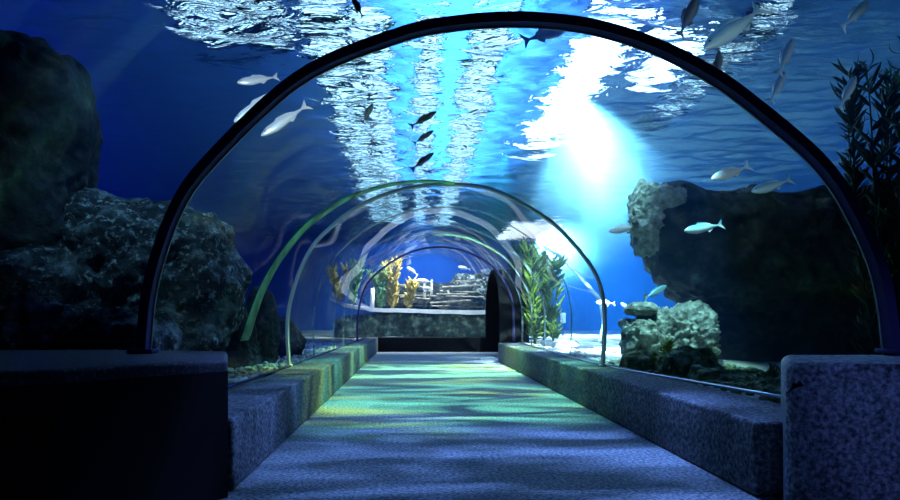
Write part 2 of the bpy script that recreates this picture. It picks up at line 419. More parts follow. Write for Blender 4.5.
# water surface: real ripples
def water_surface():
    x0, x1, y0, y1 = XL, XR, 1.0, YB
    nx, ny = 480, 560
    X, Y = np.meshgrid(np.linspace(x0, x1, nx), np.linspace(y0, y1, ny))
    rng = np.random.default_rng(5)
    Z = np.zeros_like(X)
    for k in range(70):
        lam = .28 * (1.5 / .28) ** rng.random()
        th = rng.normal(PI / 2 + .10, .38)
        kk = 2 * PI / lam
        Z += .0066 * lam ** .9 * np.cos(kk * (X * math.cos(th) + Y * math.sin(th)) + rng.random() * 2 * PI)
    V = np.stack([X, Y, WZ + Z], -1).reshape(-1, 3)
    me = bpy.data.meshes.new('water_surface')
    idx = np.arange(nx * ny).reshape(ny, nx)
    q = np.stack([idx[:-1, :-1], idx[1:, :-1], idx[1:, 1:], idx[:-1, 1:]], -1).reshape(-1, 4)   # facing down
    me.vertices.add(len(V)); me.vertices.foreach_set('co', V.ravel())
    me.loops.add(q.size); me.loops.foreach_set('vertex_index', q.ravel())
    me.polygons.add(len(q)); me.polygons.foreach_set('loop_start', np.arange(0, q.size, 4)); me.polygons.foreach_set('loop_total', np.full(len(q), 4))
    me.update(); me.validate()
    m, nt, out = mat('rippled_water'); L = nt.links
    tc = N(nt, 'ShaderNodeTexCoord'); mp = N(nt, 'ShaderNodeMapping'); mp.inputs['Scale'].default_value = (1.3, 3.4, 1)
    L.new(tc.outputs['Object'], mp.inputs[0])
    n1 = N(nt, 'ShaderNodeTexNoise', Scale=2.2, Detail=3.0, Roughness=.5, Distortion=.8); L.new(mp.outputs[0], n1.inputs['Vector'])
    bp = N(nt, 'ShaderNodeBump', Strength=1.0, Distance=.05); L.new(n1.outputs['Fac'], bp.inputs['Height'])
    rf = N(nt, 'ShaderNodeBsdfRefraction', IOR=1.33, Roughness=0.0); rf.inputs[0].default_value = (.55, .82, 1, 1)
    gl = N(nt, 'ShaderNodeBsdfGlossy', Roughness=.0); gl.inputs[0].default_value = (.6, .85, 1, 1)
    L.new(bp.outputs[0], rf.inputs['Normal']); L.new(bp.outputs[0], gl.inputs['Normal'])
    x = N(nt, 'ShaderNodeMixShader'); x.inputs[0].default_value = .22
    L.new(rf.outputs[0], x.inputs[1]); L.new(gl.outputs[0], x.inputs[2]); L.new(x.outputs[0], out.inputs[0])
    o = link('water_surface', me, m)
    tag(o, 'rippling underside of the water surface above the tunnel', 'water', kind='stuff')
water_surface()

# the body of water: haze around the tunnel
def water_body():
    bm = bmesh.new()
    add_box(bm, (XL + .02, -3.1, -.35), (XR - .02, YB - .02, WZ - .14))
    bmesh.ops.recalc_face_normals(bm, faces=bm.faces[:])
    secs = [(-2.9, WIDE), (3.66, WIDE), (3.76, H1)] + [(d, glass_section(d)) for d in (4.04, 4.06, 5, 6, 7, 7.6, 9, 11, 13, 15.5, 17, DE + .02)]
    rows = []
    for d, s in secs:
        c = Vector((.5, 1.0))
        t = [v + (v - c).normalized() * .03 for v in s]
        pts = [Vector((t[0].x, -.15))] + t + [Vector((t[-1].x, -.15))]
        rows.append([bm.verts.new((p.x, d, p.y)) for p in pts])
    fs = []
    for a, b in zip(rows, rows[1:]):
        n = len(a)
        for k in range(n): fs.append(bm.faces.new((a[k], a[(k + 1) % n], b[(k + 1) % n], b[k])))
    fs.append(bm.faces.new(rows[0][::-1])); fs.append(bm.faces.new(rows[-1]))
    bmesh.ops.recalc_face_normals(bm, faces=fs)
    bmesh.ops.reverse_faces(bm, faces=fs)
    me = bpy.data.meshes.new('tank_water'); bm.to_mesh(me); bm.free()
    m, nt, out = mat('blue_water'); L = nt.links
    sc = N(nt, 'ShaderNodeVolumeScatter', Density=.026, Anisotropy=.3); sc.inputs[0].default_value = (.03, .26, 1.0, 1)
    ab = N(nt, 'ShaderNodeVolumeAbsorption', Density=.05); ab.inputs[0].default_value = (.0, .45, .95, 1)
    ad = N(nt, 'ShaderNodeAddShader'); L.new(sc.outputs[0], ad.inputs[0]); L.new(ab.outputs[0], ad.inputs[1]); L.new(ad.outputs[0], out.inputs['Volume'])
    o = link('tank_water', me, m, smooth=False)
    tag(o, 'clear deep blue water filling the tank around the tunnel', 'water', kind='stuff')
water_body()

def haze(label, c, r, tilt, dens):  # denser volume added so the lamp glare gets a halo
    bm = bmesh.new(); bmesh.ops.create_icosphere(bm, subdivisions=4, radius=1)
    m, nt, out = mat('lit_bubbles'); L = nt.links; sc = N(nt, 'ShaderNodeVolumeScatter', Anisotropy=.2); sc.inputs[0].default_value = (.35, .80, 1.0, 1)
    tc = N(nt, 'ShaderNodeTexCoord'); dt = N(nt, 'ShaderNodeVectorMath', operation='DOT_PRODUCT'); L.new(tc.outputs['Object'], dt.inputs[0]); L.new(tc.outputs['Object'], dt.inputs[1])
    mr = N(nt, 'ShaderNodeMapRange'); mr.inputs['To Min'].default_value = 1; mr.inputs['To Max'].default_value = 0; L.new(dt.outputs['Value'], mr.inputs['Value'])
    pw = N(nt, 'ShaderNodeMath', operation='POWER'); pw.inputs[1].default_value = 2.0; L.new(mr.outputs[0], pw.inputs[0])
    mu = N(nt, 'ShaderNodeMath', operation='MULTIPLY'); mu.inputs[1].default_value = dens; L.new(pw.outputs[0], mu.inputs[0]); L.new(mu.outputs[0], sc.inputs['Density'])
    L.new(sc.outputs[0], out.inputs['Volume'])
    o = obj('bubble_haze', bm, m); o.location = c; o.scale = r; o.rotation_euler = (0, tilt, 0)
    tag(o, label, 'haze', 'bubble haze under the flood lamps', 'stuff')
haze('pale haze of lit bubbles spreading below the big flood lamp', P(578, 150, 10.6), (1.9, 1.8, 2.2), -.3, .26)
haze('pale glowing haze above the kelp under the far lamp', P(542, 240, 25.0), (3.4, 3.2, 2.4), 0, .45)
# ------------------------------------------------------------------ rocks
def rock(name, label, blobs, m, sub=5, amp=.18, freq=1.2, strata=0.0, seed=0, group=None, cat='rock', fine=.04):
    """blobs: (centre, radii, exponent); star-shaped union about the first blob's centre"""
    C = Vector(blobs[0][0]); bm = bmesh.new()
    bmesh.ops.create_icosphere(bm, subdivisions=sub, radius=1.0)
    off = Vector((seed * 7.3, seed * 3.1, seed * 1.7))
    for v in bm.verts:
        u = v.co.normalized(); best = 0
        for c, r, e in blobs:
            c = Vector(c)
            lo = 0.0; hi = 12.0
            # sample outward for the last point inside
            q0 = C - c
            fn = lambda t: (abs((q0.x + u.x * t) / r[0]) ** e + abs((q0.y + u.y * t) / r[1]) ** e + abs((q0.z + u.z * t) / r[2]) ** e)
            tc = max(0.0, -(q0.x * u.x / r[0] ** 2 + q0.y * u.y / r[1] ** 2 + q0.z * u.z / r[2] ** 2) / (u.x ** 2 / r[0] ** 2 + u.y ** 2 / r[1] ** 2 + u.z ** 2 / r[2] ** 2))
            if fn(tc) >= 1: continue
            lo = tc
            for _ in range(18):
                mid = (lo + hi) / 2
                if fn(mid) < 1: lo = mid
                else: hi = mid
            best = max(best, lo)
        p = u * best
        w = (C + p) * freq + off
        k = noise.fractal(w, 1.0, 2.0, 5) * amp
        k += (abs(noise.noise(w * 2.3 + off)) - .25) * amp * .9
        k += noise.fractal(w * 5.5, .8, 2.1, 3) * fine
        if strata: k += strata * math.sin((p.z + .25 * noise.noise(w * .8)) * 17) 
        v.co = p + u * k
    o = obj(name, bm, m); o.location = C
    tag(o, label, cat, group)
    return o
def blob(px, py, d, rx, ry, rz, e=2.3): return (tuple(P(px, py, d)), (rx, ry, rz), e)

rock('boulder', 'tall black rock stack rising at the left edge with a bulging top',
     [blob(0, 200, 6.2, .75, .8, 1.3), blob(18, 112, 6.2, .68, .7, .78), blob(-60, 300, 6.0, 1.0, .8, 1.2)], M['rock_dark'], 6, .14, 1.3, seed=1)
rock('boulder', 'broad dark boulder behind the left foot of the nearest arch',
     [blob(110, 290, 6.6, 1.15, .9, .92, 2.6), blob(190, 290, 6.5, .48, .6, .72, 3), blob(40, 330, 6.2, 1.0, .9, .9, 2.4)], M['rock_mid'], 6, .13, 1.4, seed=2, strata=.018, fine=.05)
for i, (px, py, d, rx, rz, lab) in enumerate([
        (262, 336, 9.0, .22, .62, 'slim upright craggy rock between the left boulder and the halfway arch'),
        (284, 350, 10.4, .26, .44, 'lower craggy rock just left of the foot of the halfway arch'),
        (243, 352, 8.2, .20, .45, 'small dark rock at the foot of the green joint strip')]):
    rock('upright_rock', lab, [blob(px, py, d, rx, .25, rz, 2.6)], M['rock_dark'], 5, .09, 2.2, seed=5 + i, group='upright rocks by the left glass')
for i, (px, py, d, rx, rz, lab) in enumerate([(30, 343, 5.0, .55, .32, 'low speckled rock lying behind the left pier at the frame edge'), (118, 340, 5.0, .45, .22, 'low pale-flecked rock behind the left pier beside the arch foot')]):
    rock('low_rock', lab, [blob(px, py, d, rx, .4, rz, 2.4)], M['rock_mid'], 5, .08, 2.2, seed=9 + i)

rock('overhanging_rock', 'huge dark overhanging rock on the right with a pale lit left rim',
     [blob(770, 250, 9.7, 1.75, 1.0, .85, 3.2), blob(672, 222, 9.5, .50, .6, .48, 3.0), blob(900, 270, 9.7, 1.6, 1.0, 1.25, 2.6), blob(730, 285, 9.8, .75, .8, .55, 2.2)], M['rock_dark'], 6, .16, 1.5, seed=12, fine=.05)
rock('coral_crust', 'pale encrusted coral clinging to the lit left rim of the overhanging rock',
     [blob(645, 220, 9.15, .20, .3, .50, 2.4), blob(662, 200, 9.1, .36, .3, .16, 2.4)], M['rock_coral'], 5, .09, 3.4, seed=51, cat='coral', fine=.05)
rock('pedestal_rock', 'dark rock base under the overhanging rock at right',
     [blob(800, 355, 9.8, 1.5, .8, .85, 2.6), blob(860, 330, 9.8, 1.3, .8, 1.1, 2.4)], M['rock_dark'], 5, .12, 1.8, seed=13)
rock('coral_rock', 'teal lit encrusted rock rising beside the right glass under the overhang',
     [blob(668, 350, 8.7, .42, .42, .52, 2.4), blob(690, 335, 8.9, .35, .4, .42, 2.4), blob(641, 345, 8.5, .24, .3, .34, 2.6)], M['rock_coral'], 6, .11, 2.8, seed=14, fine=.06)
rock('round_coral', 'round pale cap coral on top of the teal lit rock',
     [blob(641, 309, 8.5, .20, .2, .095, 2.2)], M['rock_coral'], 4, .03, 3, seed=15, cat='coral', fine=.015)
labs = ['low pale coral lump at the foot of the teal rock, nearest the sand', 'broad algae covered rock in front of the teal lit rock', 'dark green rounded rock right of the broad algae rock',
        'low green mossy rock midway between the teal rock and the right pier', 'flat mossy rock close to the right pier', 'small mossy rock touching the left side of the right pier']
for i, (px, py, d, rx, rz) in enumerate([(622, 372, 8.2, .20, .12), (652, 368, 7.6, .34, .20), (690, 374, 7.0, .34, .24), (722, 384, 6.4, .30, .17), (752, 394, 5.9, .26, .13), (785, 398, 5.5, .25, .16)]):
    rock('algae_rock', labs[i], [blob(px, py, d, rx, .26, rz, 2.3)], M['rock_coral'] if i == 0 else M['rock_algae'], 5, .07, 3.2, seed=20 + i, group='algae rocks along the right glass', fine=.03)
for i, (px, py, d, rx, rz, lab) in enumerate([(548, 346, 14.0, .16, .12, 'white stone at the foot of the green kelp'), (566, 346, 13.2, .26, .15, 'largest white stone in the pale heap right of the kelp'), (583, 351, 12.4, .22, .11, 'low white stone on the right slope of the pale heap'),
                                            (592, 357, 11.4, .14, .09, 'dark stone left of the right foot of the halfway arch'), (600, 359, 10.8, .12, .08, 'dark stone at the right foot of the halfway arch')]):
    rock('stone', lab, [blob(px, py, d, rx, .2, rz, 2.2)], M['chalk'] if i < 3 else M['rock_dark'], 4, .05, 4, seed=30 + i, group='stones on the sand beyond the right glass', cat='stone', fine=.02)

# gravel (nobody could count it)
def gravel(name, label, n, xr, yr, zf, size, m):
    bm = bmesh.new()
    for k in range(n):
        t = random.random() ** 1.4
        y = yr[0] + (yr[1] - yr[0]) * random.random(); x = xr(y)[0] + (xr(y)[1] - xr(y)[0]) * t
        s = size * random.uniform(.5, 1.3)
        bmesh.ops.create_icosphere(bm, subdivisions=1, radius=1, matrix=Matrix.Translation((x, y, zf(x, y) + s * .35)) @ Matrix.Rotation(random.random() * 6, 4, 'Z') @ Matrix.Diagonal((s, s * random.uniform(.6, 1), s * .65, 1)))
    o = obj(name, bm, m); tag(o, label, 'gravel', kind='stuff')
gravel('gravel', 'grey gravel on the tank bed along the left glass', 1500, lambda y: (-1.56, -2.6), (4.3, 15), zl, .035, M['pebble'])
gravel('gravel', 'white gravel on the sand along the right glass', 1300, lambda y: (2.52, 3.6), (9, 15), zr, .045, M['white_pebble'])
gravel('gravel', 'dark mossy gravel on the bed in front of the right pier', 700, lambda y: (2.6, 4.2), (4.4, 8.6), zr, .045, M['rock_algae'])

# ------------------------------------------------------------------ far view: rock wall, white ledge, sunken wreck
rock('rock_wall', 'dark green mottled rock wall behind the end glass under the white ledge',
     [((.4, 20.7, .55), (2.9, .42, .56), 6)], M['rock_moss'], 6, .10, 1.6, seed=41, fine=.03)
bm = bmesh.new()
pts = [P(330, 297, 21.0), P(345, 305, 20.6), P(372, 309.5, 20.4), P(420, 311, 20.3), P(470, 312, 20.3), P(500, 312, 20.4)]
for (a, b) in zip(pts, pts[1:]):
    lo = [bm.verts.new((a.x, a.y + dy, a.z + dz)) for dy, dz in ((-.25, -.07), (.35, -.07), (.35, .05), (-.25, .05))]
    hi = [bm.verts.new((b.x, b.y + dy, b.z + dz)) for dy, dz in ((-.25, -.07), (.35, -.07), (.35, .05), (-.25, .05))]
    for k in range(4): bm.faces.new((lo[k], lo[(k + 1) % 4], hi[(k + 1) % 4], hi[k]))
bmesh.ops.remove_doubles(bm, verts=bm.verts[:], dist=.001)
bmesh.ops.holes_fill(bm, edges=[e for e in bm.edges if e.is_boundary])
bmesh.ops.subdivide_edges(bm, edges=bm.edges[:], cuts=3, use_grid_fill=True)
for v in bm.verts: v.co += Vector((0, 0, .03 * noise.noise(v.co * 3.0)))
tag(obj('ledge', bm, M['chalk'], smooth=False), 'long pale stone ledge crossing the end view above the dark rock wall', 'ledge')

wr = empty('sunken_wreck', P(435, 308, 21.2)); tag(wr, 'low sunken wreck of stacked pale planks and posts standing on the ledge', 'wreck')
wl = wr.location.copy()
rnd = random.Random(8)
def plank(x0, y0, x1, y1, d, h=.05, dp=.22):
    a = P(x0, y0, d) - wl; b = P(x1, y1, d) - wl
    bm = bmesh.new(); t = (b - a); L = t.length
    add_box(bm, (0, -dp / 2, -h / 2), (L, dp / 2, h / 2), .01, 1)
    ang = math.atan2(t.z, t.x)
    bmesh.ops.transform(bm, matrix=Matrix.Translation(a) @ Matrix.Rotation(-ang, 4, 'Y'), verts=bm.verts[:])
    return obj('plank', bm, M['timber'], wr, False)
for (x0, y0, x1, y1, d) in [(388, 305, 482, 307, 21.2), (392, 300, 478, 302, 21.3), (398, 295, 440, 296, 21.2), (446, 296, 484, 297, 21.0), (385, 290, 432, 291, 21.4), (440, 291, 476, 292, 21.3), (398, 285, 424, 287, 21.2), (442, 287, 482, 285, 21.2), (456, 281, 480, 282, 21.5), (430, 303, 472, 300, 20.9), (400, 297, 430, 299, 20.9), (386, 302, 414, 303, 21.0), (436, 294, 468, 294, 21.1)]:
    plank(x0, y0, x1, y1, d)
for (px, y0, y1, d) in [(425, 283, 308, 21.0), (431, 279, 308, 21.3), (449, 290, 300, 21.1)]:
    bm = bmesh.new(); a = P(px, y1, d) - wl; b = P(px + rnd.uniform(-1, 1), y0, d) - wl
    add_tube(bm, [a, a.lerp(b, .5), b], [.055, .05, .04], 7); obj('post', bm, M['timber'], wr)
bm = bmesh.new(); a = P(372, 309, 20.4); b = P(372.5, 288, 20.4)
add_tube(bm, [a, a.lerp(b, .5), b], [.075, .07, .065], 8); tag(obj('marker_post', bm, M['white_paint']), 'short white upright post on the left end of the pale ledge', 'post')
rock('far_rock', 'bluish rubble rock behind the right end of the sunken wreck', [blob(474, 294, 22.9, .8, .5, .75, 2.4)], M['rock_mid'], 5, .16, 1.8, seed=44)
rock('far_rock', 'dark rubble rock behind the left end of the sunken wreck', [blob(425, 302, 22.4, 1.9, .5, .62, 3)], M['rock_dark'], 5, .16, 1.8, seed=45)

# ------------------------------------------------------------------ plants
def blade(bm, base, tip, w, bend, n=7):
    base = Vector(base); tip = Vector(tip); side = (tip - base).cross(Vector((random.uniform(-1, 1), random.uniform(-1, 1), .2))).normalized()
    nrm = (tip - base).cross(side).normalized()
    L, R, Bk = [], [], []
    for i in range(n):
        t = i / (n - 1); c = base.lerp(tip, t) + nrm * bend * math.sin(t * PI) 
        ww = w * (math.sin(PI * (t * .9 + .08)) ** .8)
        L.append(bm.verts.new(c - side * ww)); R.append(bm.verts.new(c + side * ww)); Bk.append(bm.verts.new(c + nrm * ww * .35))
    for i in range(n - 1):
        bm.faces.new((L[i], L[i + 1], Bk[i + 1], Bk[i])); bm.faces.new((Bk[i], Bk[i + 1], R[i + 1], R[i]))
        bm.faces.new((R[i], R[i + 1], L[i + 1], L[i]))
def kelp(name, label, base, height, spread, nb, m, group=None, bl=.35, w=.03, stems=3):
    r = empty(name, base); tag(r, label, 'plant', group)
    bs = bmesh.new(); bf = bmesh.new()
    for s in range(stems):
        a = random.random() * 6.28; lean = Vector((math.cos(a), math.sin(a), 0)) * spread
        pts = []
        for i in range(9):
            t = i / 8
            pts.append(Vector((lean.x * t + .04 * math.sin(t * 7 + s), lean.y * t + .04 * math.cos(t * 6 + s), height * random.uniform(.97, 1.0) * t)))
        add_tube(bs, pts, [.016 * (1 - .6 * i / 8) for i in range(9)], 6)
        for k in range(nb):
            t = random.uniform(.05, 1); i = min(int(t * 8), 7); p = pts[i].lerp(pts[i + 1], t * 8 - i)
            az = random.random() * 6.28; l = bl * random.uniform(.6, 1.2)
            blade(bf, p, p + Vector((math.cos(az) * l * .55, math.sin(az) * l * .55, l * random.uniform(.3, .95))), w * random.uniform(.7, 1.2), random.uniform(-.04, .06))
    obj('stem', bs, m, r); obj('foliage', bf, m, r)
    return r
for i, (px, d, top, m, lab) in enumerate([
        (552, 15.4, 264, 'kelp', 'bright green kelp standing nearest the blue water right of the dark doorway'),
        (534, 15.0, 250, 'kelp', 'yellow green kelp close against the right glass'),
        (524, 17.0, 248, 'kelp_brown', 'olive kelp just right of the dark doorway'),
        (516, 18.4, 250, 'kelp_brown', 'brownish kelp rising behind the dark doorway'),
        (543, 16.4, 262, 'kelp_brown', 'thin olive kelp behind the yellow green kelp')]):
    b = P(px, VY, d); b.z = .34
    kelp('kelp', lab, b, P(px, top, d).z - .34, .2, 62, M[m], 'kelp by the right glass', .40, .034)
for i, (px, py, d, top, m, lab) in enumerate([
        (392, 309, 20.6, 262, 'yellow_coral', 'tall yellow coral on the ledge left of the sunken wreck'),
        (381, 309, 20.7, 272, 'green_coral', 'bushy green coral between the white post and the yellow coral'),
        (408, 310, 20.7, 284, 'yellow_coral', 'small pale yellow coral at the left end of the wreck'),
        (352, 306, 20.6, 262, 'green_coral', 'green coral left of the white post seen behind the far arch'),
        (340, 302, 20.8, 270, 'yellow_coral', 'leftmost yellow coral on the pale ledge')]):
    b = P(px, py, d)
    kelp('coral_bush', lab, b, P(px, top, d).z - b.z, .34, 60, M[m], 'corals on the far ledge', .3, .034, 5)
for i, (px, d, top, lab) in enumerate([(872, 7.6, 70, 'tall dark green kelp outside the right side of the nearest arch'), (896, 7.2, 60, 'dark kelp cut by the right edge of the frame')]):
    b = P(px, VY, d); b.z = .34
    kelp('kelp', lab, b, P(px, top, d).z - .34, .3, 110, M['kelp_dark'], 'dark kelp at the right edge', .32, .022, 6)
for i, (px, py, d, lab) in enumerate([(668, 355, 7.5, 'tuft of yellow green weed on the broad algae rock'), (700, 366, 6.9, 'tuft of weed on the dark rounded rock'), (775, 388, 5.6, 'tuft of green weed beside the right pier'), (556, 338, 14.2, 'tuft of green weed on the white stones')]):
    kelp('weed_tuft', lab, P(px, py, d), .13, .08, 16, M['kelp'], 'weed tufts on the rocks', .11, .011, 4)
bm = bmesh.new()
add_tube(bm, [P(543, 246, 16), P(560, 256, 16), P(578, 274, 15.6), P(590, 288, 15.2), P(600, 300, 15), P(604, 322, 14.8), P(600, 342, 14.6)], .045, 8)  # pale curved strand swept as a thin round tube
tag(obj('hose', bm, M['hose']), 'pale hose slanting down through the blue water behind the halfway arch', 'hose')
bm = bmesh.new(); a = P(560.5, 323, 22); b = P(565.5, 313, 22)
bmp = empty('white_panel', P(563, 323, 22)); tag(bmp, 'small white upright panel in the blue water right of the green kelp', 'panel')
c0 = bmp.location
add_box(bm, (a.x - c0.x, -.04, 0), (b.x - c0.x, .04, b.z - a.z), .01); obj('panel_face', bm, M['white_paint'], bmp, False)
bm = bmesh.new(); add_tube(bm, [(0, 0, .36 - c0.z), (0, 0, .0)], .025, 8); obj('panel_post', bm, M['steel'], bmp)

# ------------------------------------------------------------------ fish
BODY = [(0, .012, .010), (.03, .045, .03), (.09, .085, .052), (.18, .122, .072), (.30, .145, .082), (.42, .142, .078), (.55, .118, .064), (.68, .082, .045), (.80, .046, .026), (.88, .028, .015), (.92, .026, .010)]
def fish_meshes(slim):
    out = {}
    bm = bmesh.new(); rings = []
    for t, h, w in BODY:
        rings.append([bm.verts.new((.5 - t, w * slim * math.cos(2 * PI * k / 14), h * slim * math.sin(2 * PI * k / 14) + (.012 if t < .2 else .0))) for k in range(14)])
    for a, b in zip(rings, rings[1:]):
        for k in range(14): bm.faces.new((a[k], a[(k + 1) % 14], b[(k + 1) % 14], b[k]))
    bm.faces.new(rings[0][::-1]); bm.faces.new(rings[-1]); out['body'] = bm
    def fin(outline, th=.006, plane='xz', off=(0, 0, 0), rot=None):
        bm = bmesh.new()
        A = [bm.verts.new((x, -th, z)) for x, z in outline]; B = [bm.verts.new((x, th, z)) for x, z in outline]
        bm.faces.new(A); bm.faces.new(B[::-1])
        for i in range(len(A)): bm.faces.new((A[i], A[(i + 1) % len(A)], B[(i + 1) % len(A)], B[i]))
        if rot: bmesh.ops.transform(bm, matrix=rot, verts=bm.verts[:])
        for v in bm.verts: v.co += Vector(off)
        return bm
    out['tail_fin'] = fin([(-.40, .022), (-.46, .06), (-.56, .15), (-.53, .06), (-.50, 0), (-.53, -.06), (-.56, -.15), (-.46, -.06), (-.40, -.022)])
    s = slim
    out['dorsal_fin'] = fin([(.16, .13 * s), (.08, .205 * s), (.02, .19 * s), (-.12, .16 * s), (-.24, .085 * s), (-.22, .05 * s), (0, .10 * s)])
    out['anal_fin'] = fin([(-.06, -.10 * s), (-.12, -.17 * s), (-.24, -.085 * s), (-.22, -.05 * s)])
    for sy in (-1, 1):
        out['pectoral_fin%d' % sy] = fin([(.0, .015), (-.06, .045), (-.15, .02), (-.12, -.035), (-.04, -.03)], .004, off=(.22, sy * .068 * s, -.03), rot=Matrix.Rotation(sy * .7, 4, 'Z') @ Matrix.Rotation(-.3, 4, 'Y'))
        bm = bmesh.new(); bmesh.ops.create_uvsphere(bm, u_segments=10, v_segments=8, radius=.016, matrix=Matrix.Translation((.40, sy * .040 * s, .028)))
        out['eye%d' % sy] = bm
    return out
def fish(label, px, py, d, length_px, ang, m, yaw=0.0, slim=1.0, group='fish round the tunnel', roll=0.0):
    """heading angle in the picture plane, degrees from +X towards up; yaw turns it out of that plane"""
    r = empty('fish', P(px, py, d)); tag(r, label, 'fish', group)
    L = length_px / F * d / max(.35, math.cos(math.radians(yaw)))
    r.scale = (L, L, L)
    flip = abs(ang) > 90
    a = math.radians(ang if not flip else (180 - ang if ang > 0 else -180 - ang))
    R = Matrix.Rotation(-a, 3, 'Y') @ Matrix.Rotation(math.radians(yaw), 3, 'Z') @ Matrix.Rotation(math.radians(roll), 3, 'X')
    if flip: R = Matrix.Rotation(PI, 3, 'Z') @ R
    r.rotation_euler = R.to_euler()
    for k, bm in fish_meshes(slim).items():
        nm = k.rstrip('-1') if k[-1] == '1' else k
        obj(nm, bm, M['eye'] if nm == 'eye' else M[m], r, nm in ('body', 'eye'), 60)
    return r
FISH = [
 # label, px, py, d, length px, angle, material, yaw, slim, roll
 ('pale fish above the left side of the nearest arch, heading left', 257, 80, 7.2, 38, -165, 'fish_pale', 15, .9, 20),
 ('long slim pale fish half hidden behind the left curve of the nearest arch', 262, 104, 6.8, 66, -142, 'fish_pale', 10, .75, 20),
 ('slim white fish diving just inside the left curve of the nearest arch', 284, 121, 7.0, 54, -142, 'fish_pale', 10, .75, 20),
 ('small dark fish seen against the ripples, leftmost of the dark ones', 368, 113, 7.5, 22, 62, 'fish_dark', 10, .9, 0),
 ('dark slim fish against the ripples, upper of the three at the middle', 424, 119, 7.5, 30, 32, 'fish_dark', 10, .7, 0),
 ('dark slim fish against the ripples, middle of the three at the middle', 424, 137, 7.6, 24, 35, 'fish_dark', 10, .7, 0),
 ('dark slim fish against the ripples, lowest of the three at the middle', 423, 161, 7.7, 28, 38, 'fish_dark', 10, .7, 0),
 ('dark fish cut by the top edge above the left part of the arch', 357, 6, 6.5, 22, 120, 'fish_dark', 10, .9, 0),
 ('pale fish tucked under the top of the nearest arch beside the glare', 547, 34, 7.0, 52, 24, 'fish_pale', 20, .8, 0),
 ('dark fish above the right part of the nearest arch', 689, 16, 6.5, 46, 62, 'fish_dark', 10, .9, 0),
 ('largest fish, pale green and slanting, upper right above the arch', 733, 29, 6.8, 82, -143, 'fish_teal', 15, .8, 25),
 ('dark blue fish below the largest fish, close to the arch', 718, 66, 7.0, 34, 78, 'fish_dark', 10, .8, 0),
 ('slim blue fish right of the largest fish, upper of the pair', 786, 56, 7.2, 44, 62, 'fish_blue', 15, .75, 0),
 ('slim blue fish right of the largest fish, lower of the pair', 778, 86, 7.2, 38, 58, 'fish_blue', 15, .75, 0),
 ('blue fish near the top right corner', 856, 14, 6.4, 48, 42, 'fish_blue', 15, .7, 0),
 ('blue fish outside the right side of the arch beside the dark kelp', 848, 92, 6.6, 40, 58, 'fish_blue', 10, .75, 0),
 ('silvery teal fish alone in front of the overhanging rock', 703, 228, 7.6, 40, -169, 'fish_teal', 8, .85, 20),
 ('blue silver fish near the top of the overhanging rock, right one', 771, 186, 7.4, 44, -162, 'fish_teal', 8, .85, 20),
 ('pale fish near the top of the overhanging rock, left one', 730, 173, 7.6, 42, -160, 'fish_pale', 8, .9, 20),
 ('white fish at the lit left rim of the overhanging rock', 623, 229, 9.0, 30, -168, 'fish_pale', 8, .95, 20),
 ('white fish low in the blue water beside the halfway arch', 605, 303, 11.0, 19, 178, 'fish_pale', 8, 1.1, 15),
 ('tiny white fish right of the halfway arch', 625, 306, 11.5, 11, 150, 'fish_pale', 20, 1.1, 15),
 ('small fish above the round cap coral', 645, 297, 9.5, 11, 80, 'fish_pale', 20, 1.0, 15),
 ('small blue fish against the rock edge above the cap coral', 656, 292, 9.0, 26, 28, 'fish_teal', 10, .9, 15),  # solid fish shape stands in for a reflection
 ('small white fish in the end view, highest on the left', 412, 271, 19.8, 13, 145, 'fish_pale', 10, 1.1, 15),
 ('small white fish in the end view, second down', 424, 281, 19.8, 15, 175, 'fish_pale', 10, 1.0, 15),
 ('small white fish in the end view, lowest above the wreck', 427, 288, 19.8, 11, 178, 'fish_pale', 10, 1.0, 15),
 ('small pale fish in the end view under the bright surface', 464, 268, 20.0, 12, 170, 'fish_pale', 10, 1.0, 15),
 ('small white fish just above the dark doorway', 489, 272, 19.5, 17, 172, 'fish_pale', 10, 1.1, 15),
]
for (lab, px, py, d, L, ang, m, yaw, slim, roll) in FISH:
    fish(lab, px, py, d, L, ang, m, yaw, slim, roll=roll)

# ------------------------------------------------------------------ lamps over the tank
def emit_mat(name, col, s):
    m, nt, out = mat(name); e = N(nt, 'ShaderNodeEmission', Strength=s); e.inputs[0].default_value = (*col, 1)
    nt.links.new(e.outputs[0], out.inputs[0]); return m
E_STRIP = emit_mat('strip_tube_light', (.72, .92, 1.0), 3.2)
E_FLOOD = emit_mat('flood_panel_light', (.92, .98, 1.0), 9.0)
def lamp(name, label, cat, x0, x1, y0, y1, z, em, group=None, pitch=None, fill=.4):
    r = empty(name, ((x0 + x1) / 2, (y0 + y1) / 2, z)); tag(r, label, cat, group)
    hx, hy = (x1 - x0) / 2, (y1 - y0) / 2
    bm = bmesh.new(); add_box(bm, (-hx - .05, -hy - .05, .04), (hx + .05, hy + .05, .14), .02); obj('housing', bm, M['steel'], r, False)
    bars = [(-hy, hy)] if not pitch else [(-hy + k * pitch, -hy + (k + fill) * pitch) for k in range(int(2 * hy / pitch))]
    for a, b in bars:
        bm = bmesh.new(); add_box(bm, (-hx, a, 0), (hx, b, .045), .008, 1); obj('diffuser', bm, em, r, False)
    for y in (-hy * .8, hy * .8):
        bm = bmesh.new(); add_tube(bm, [(0, y, .13), (0, y, 8 - z)], .012, 6); obj('hanger', bm, M['steel'], r)
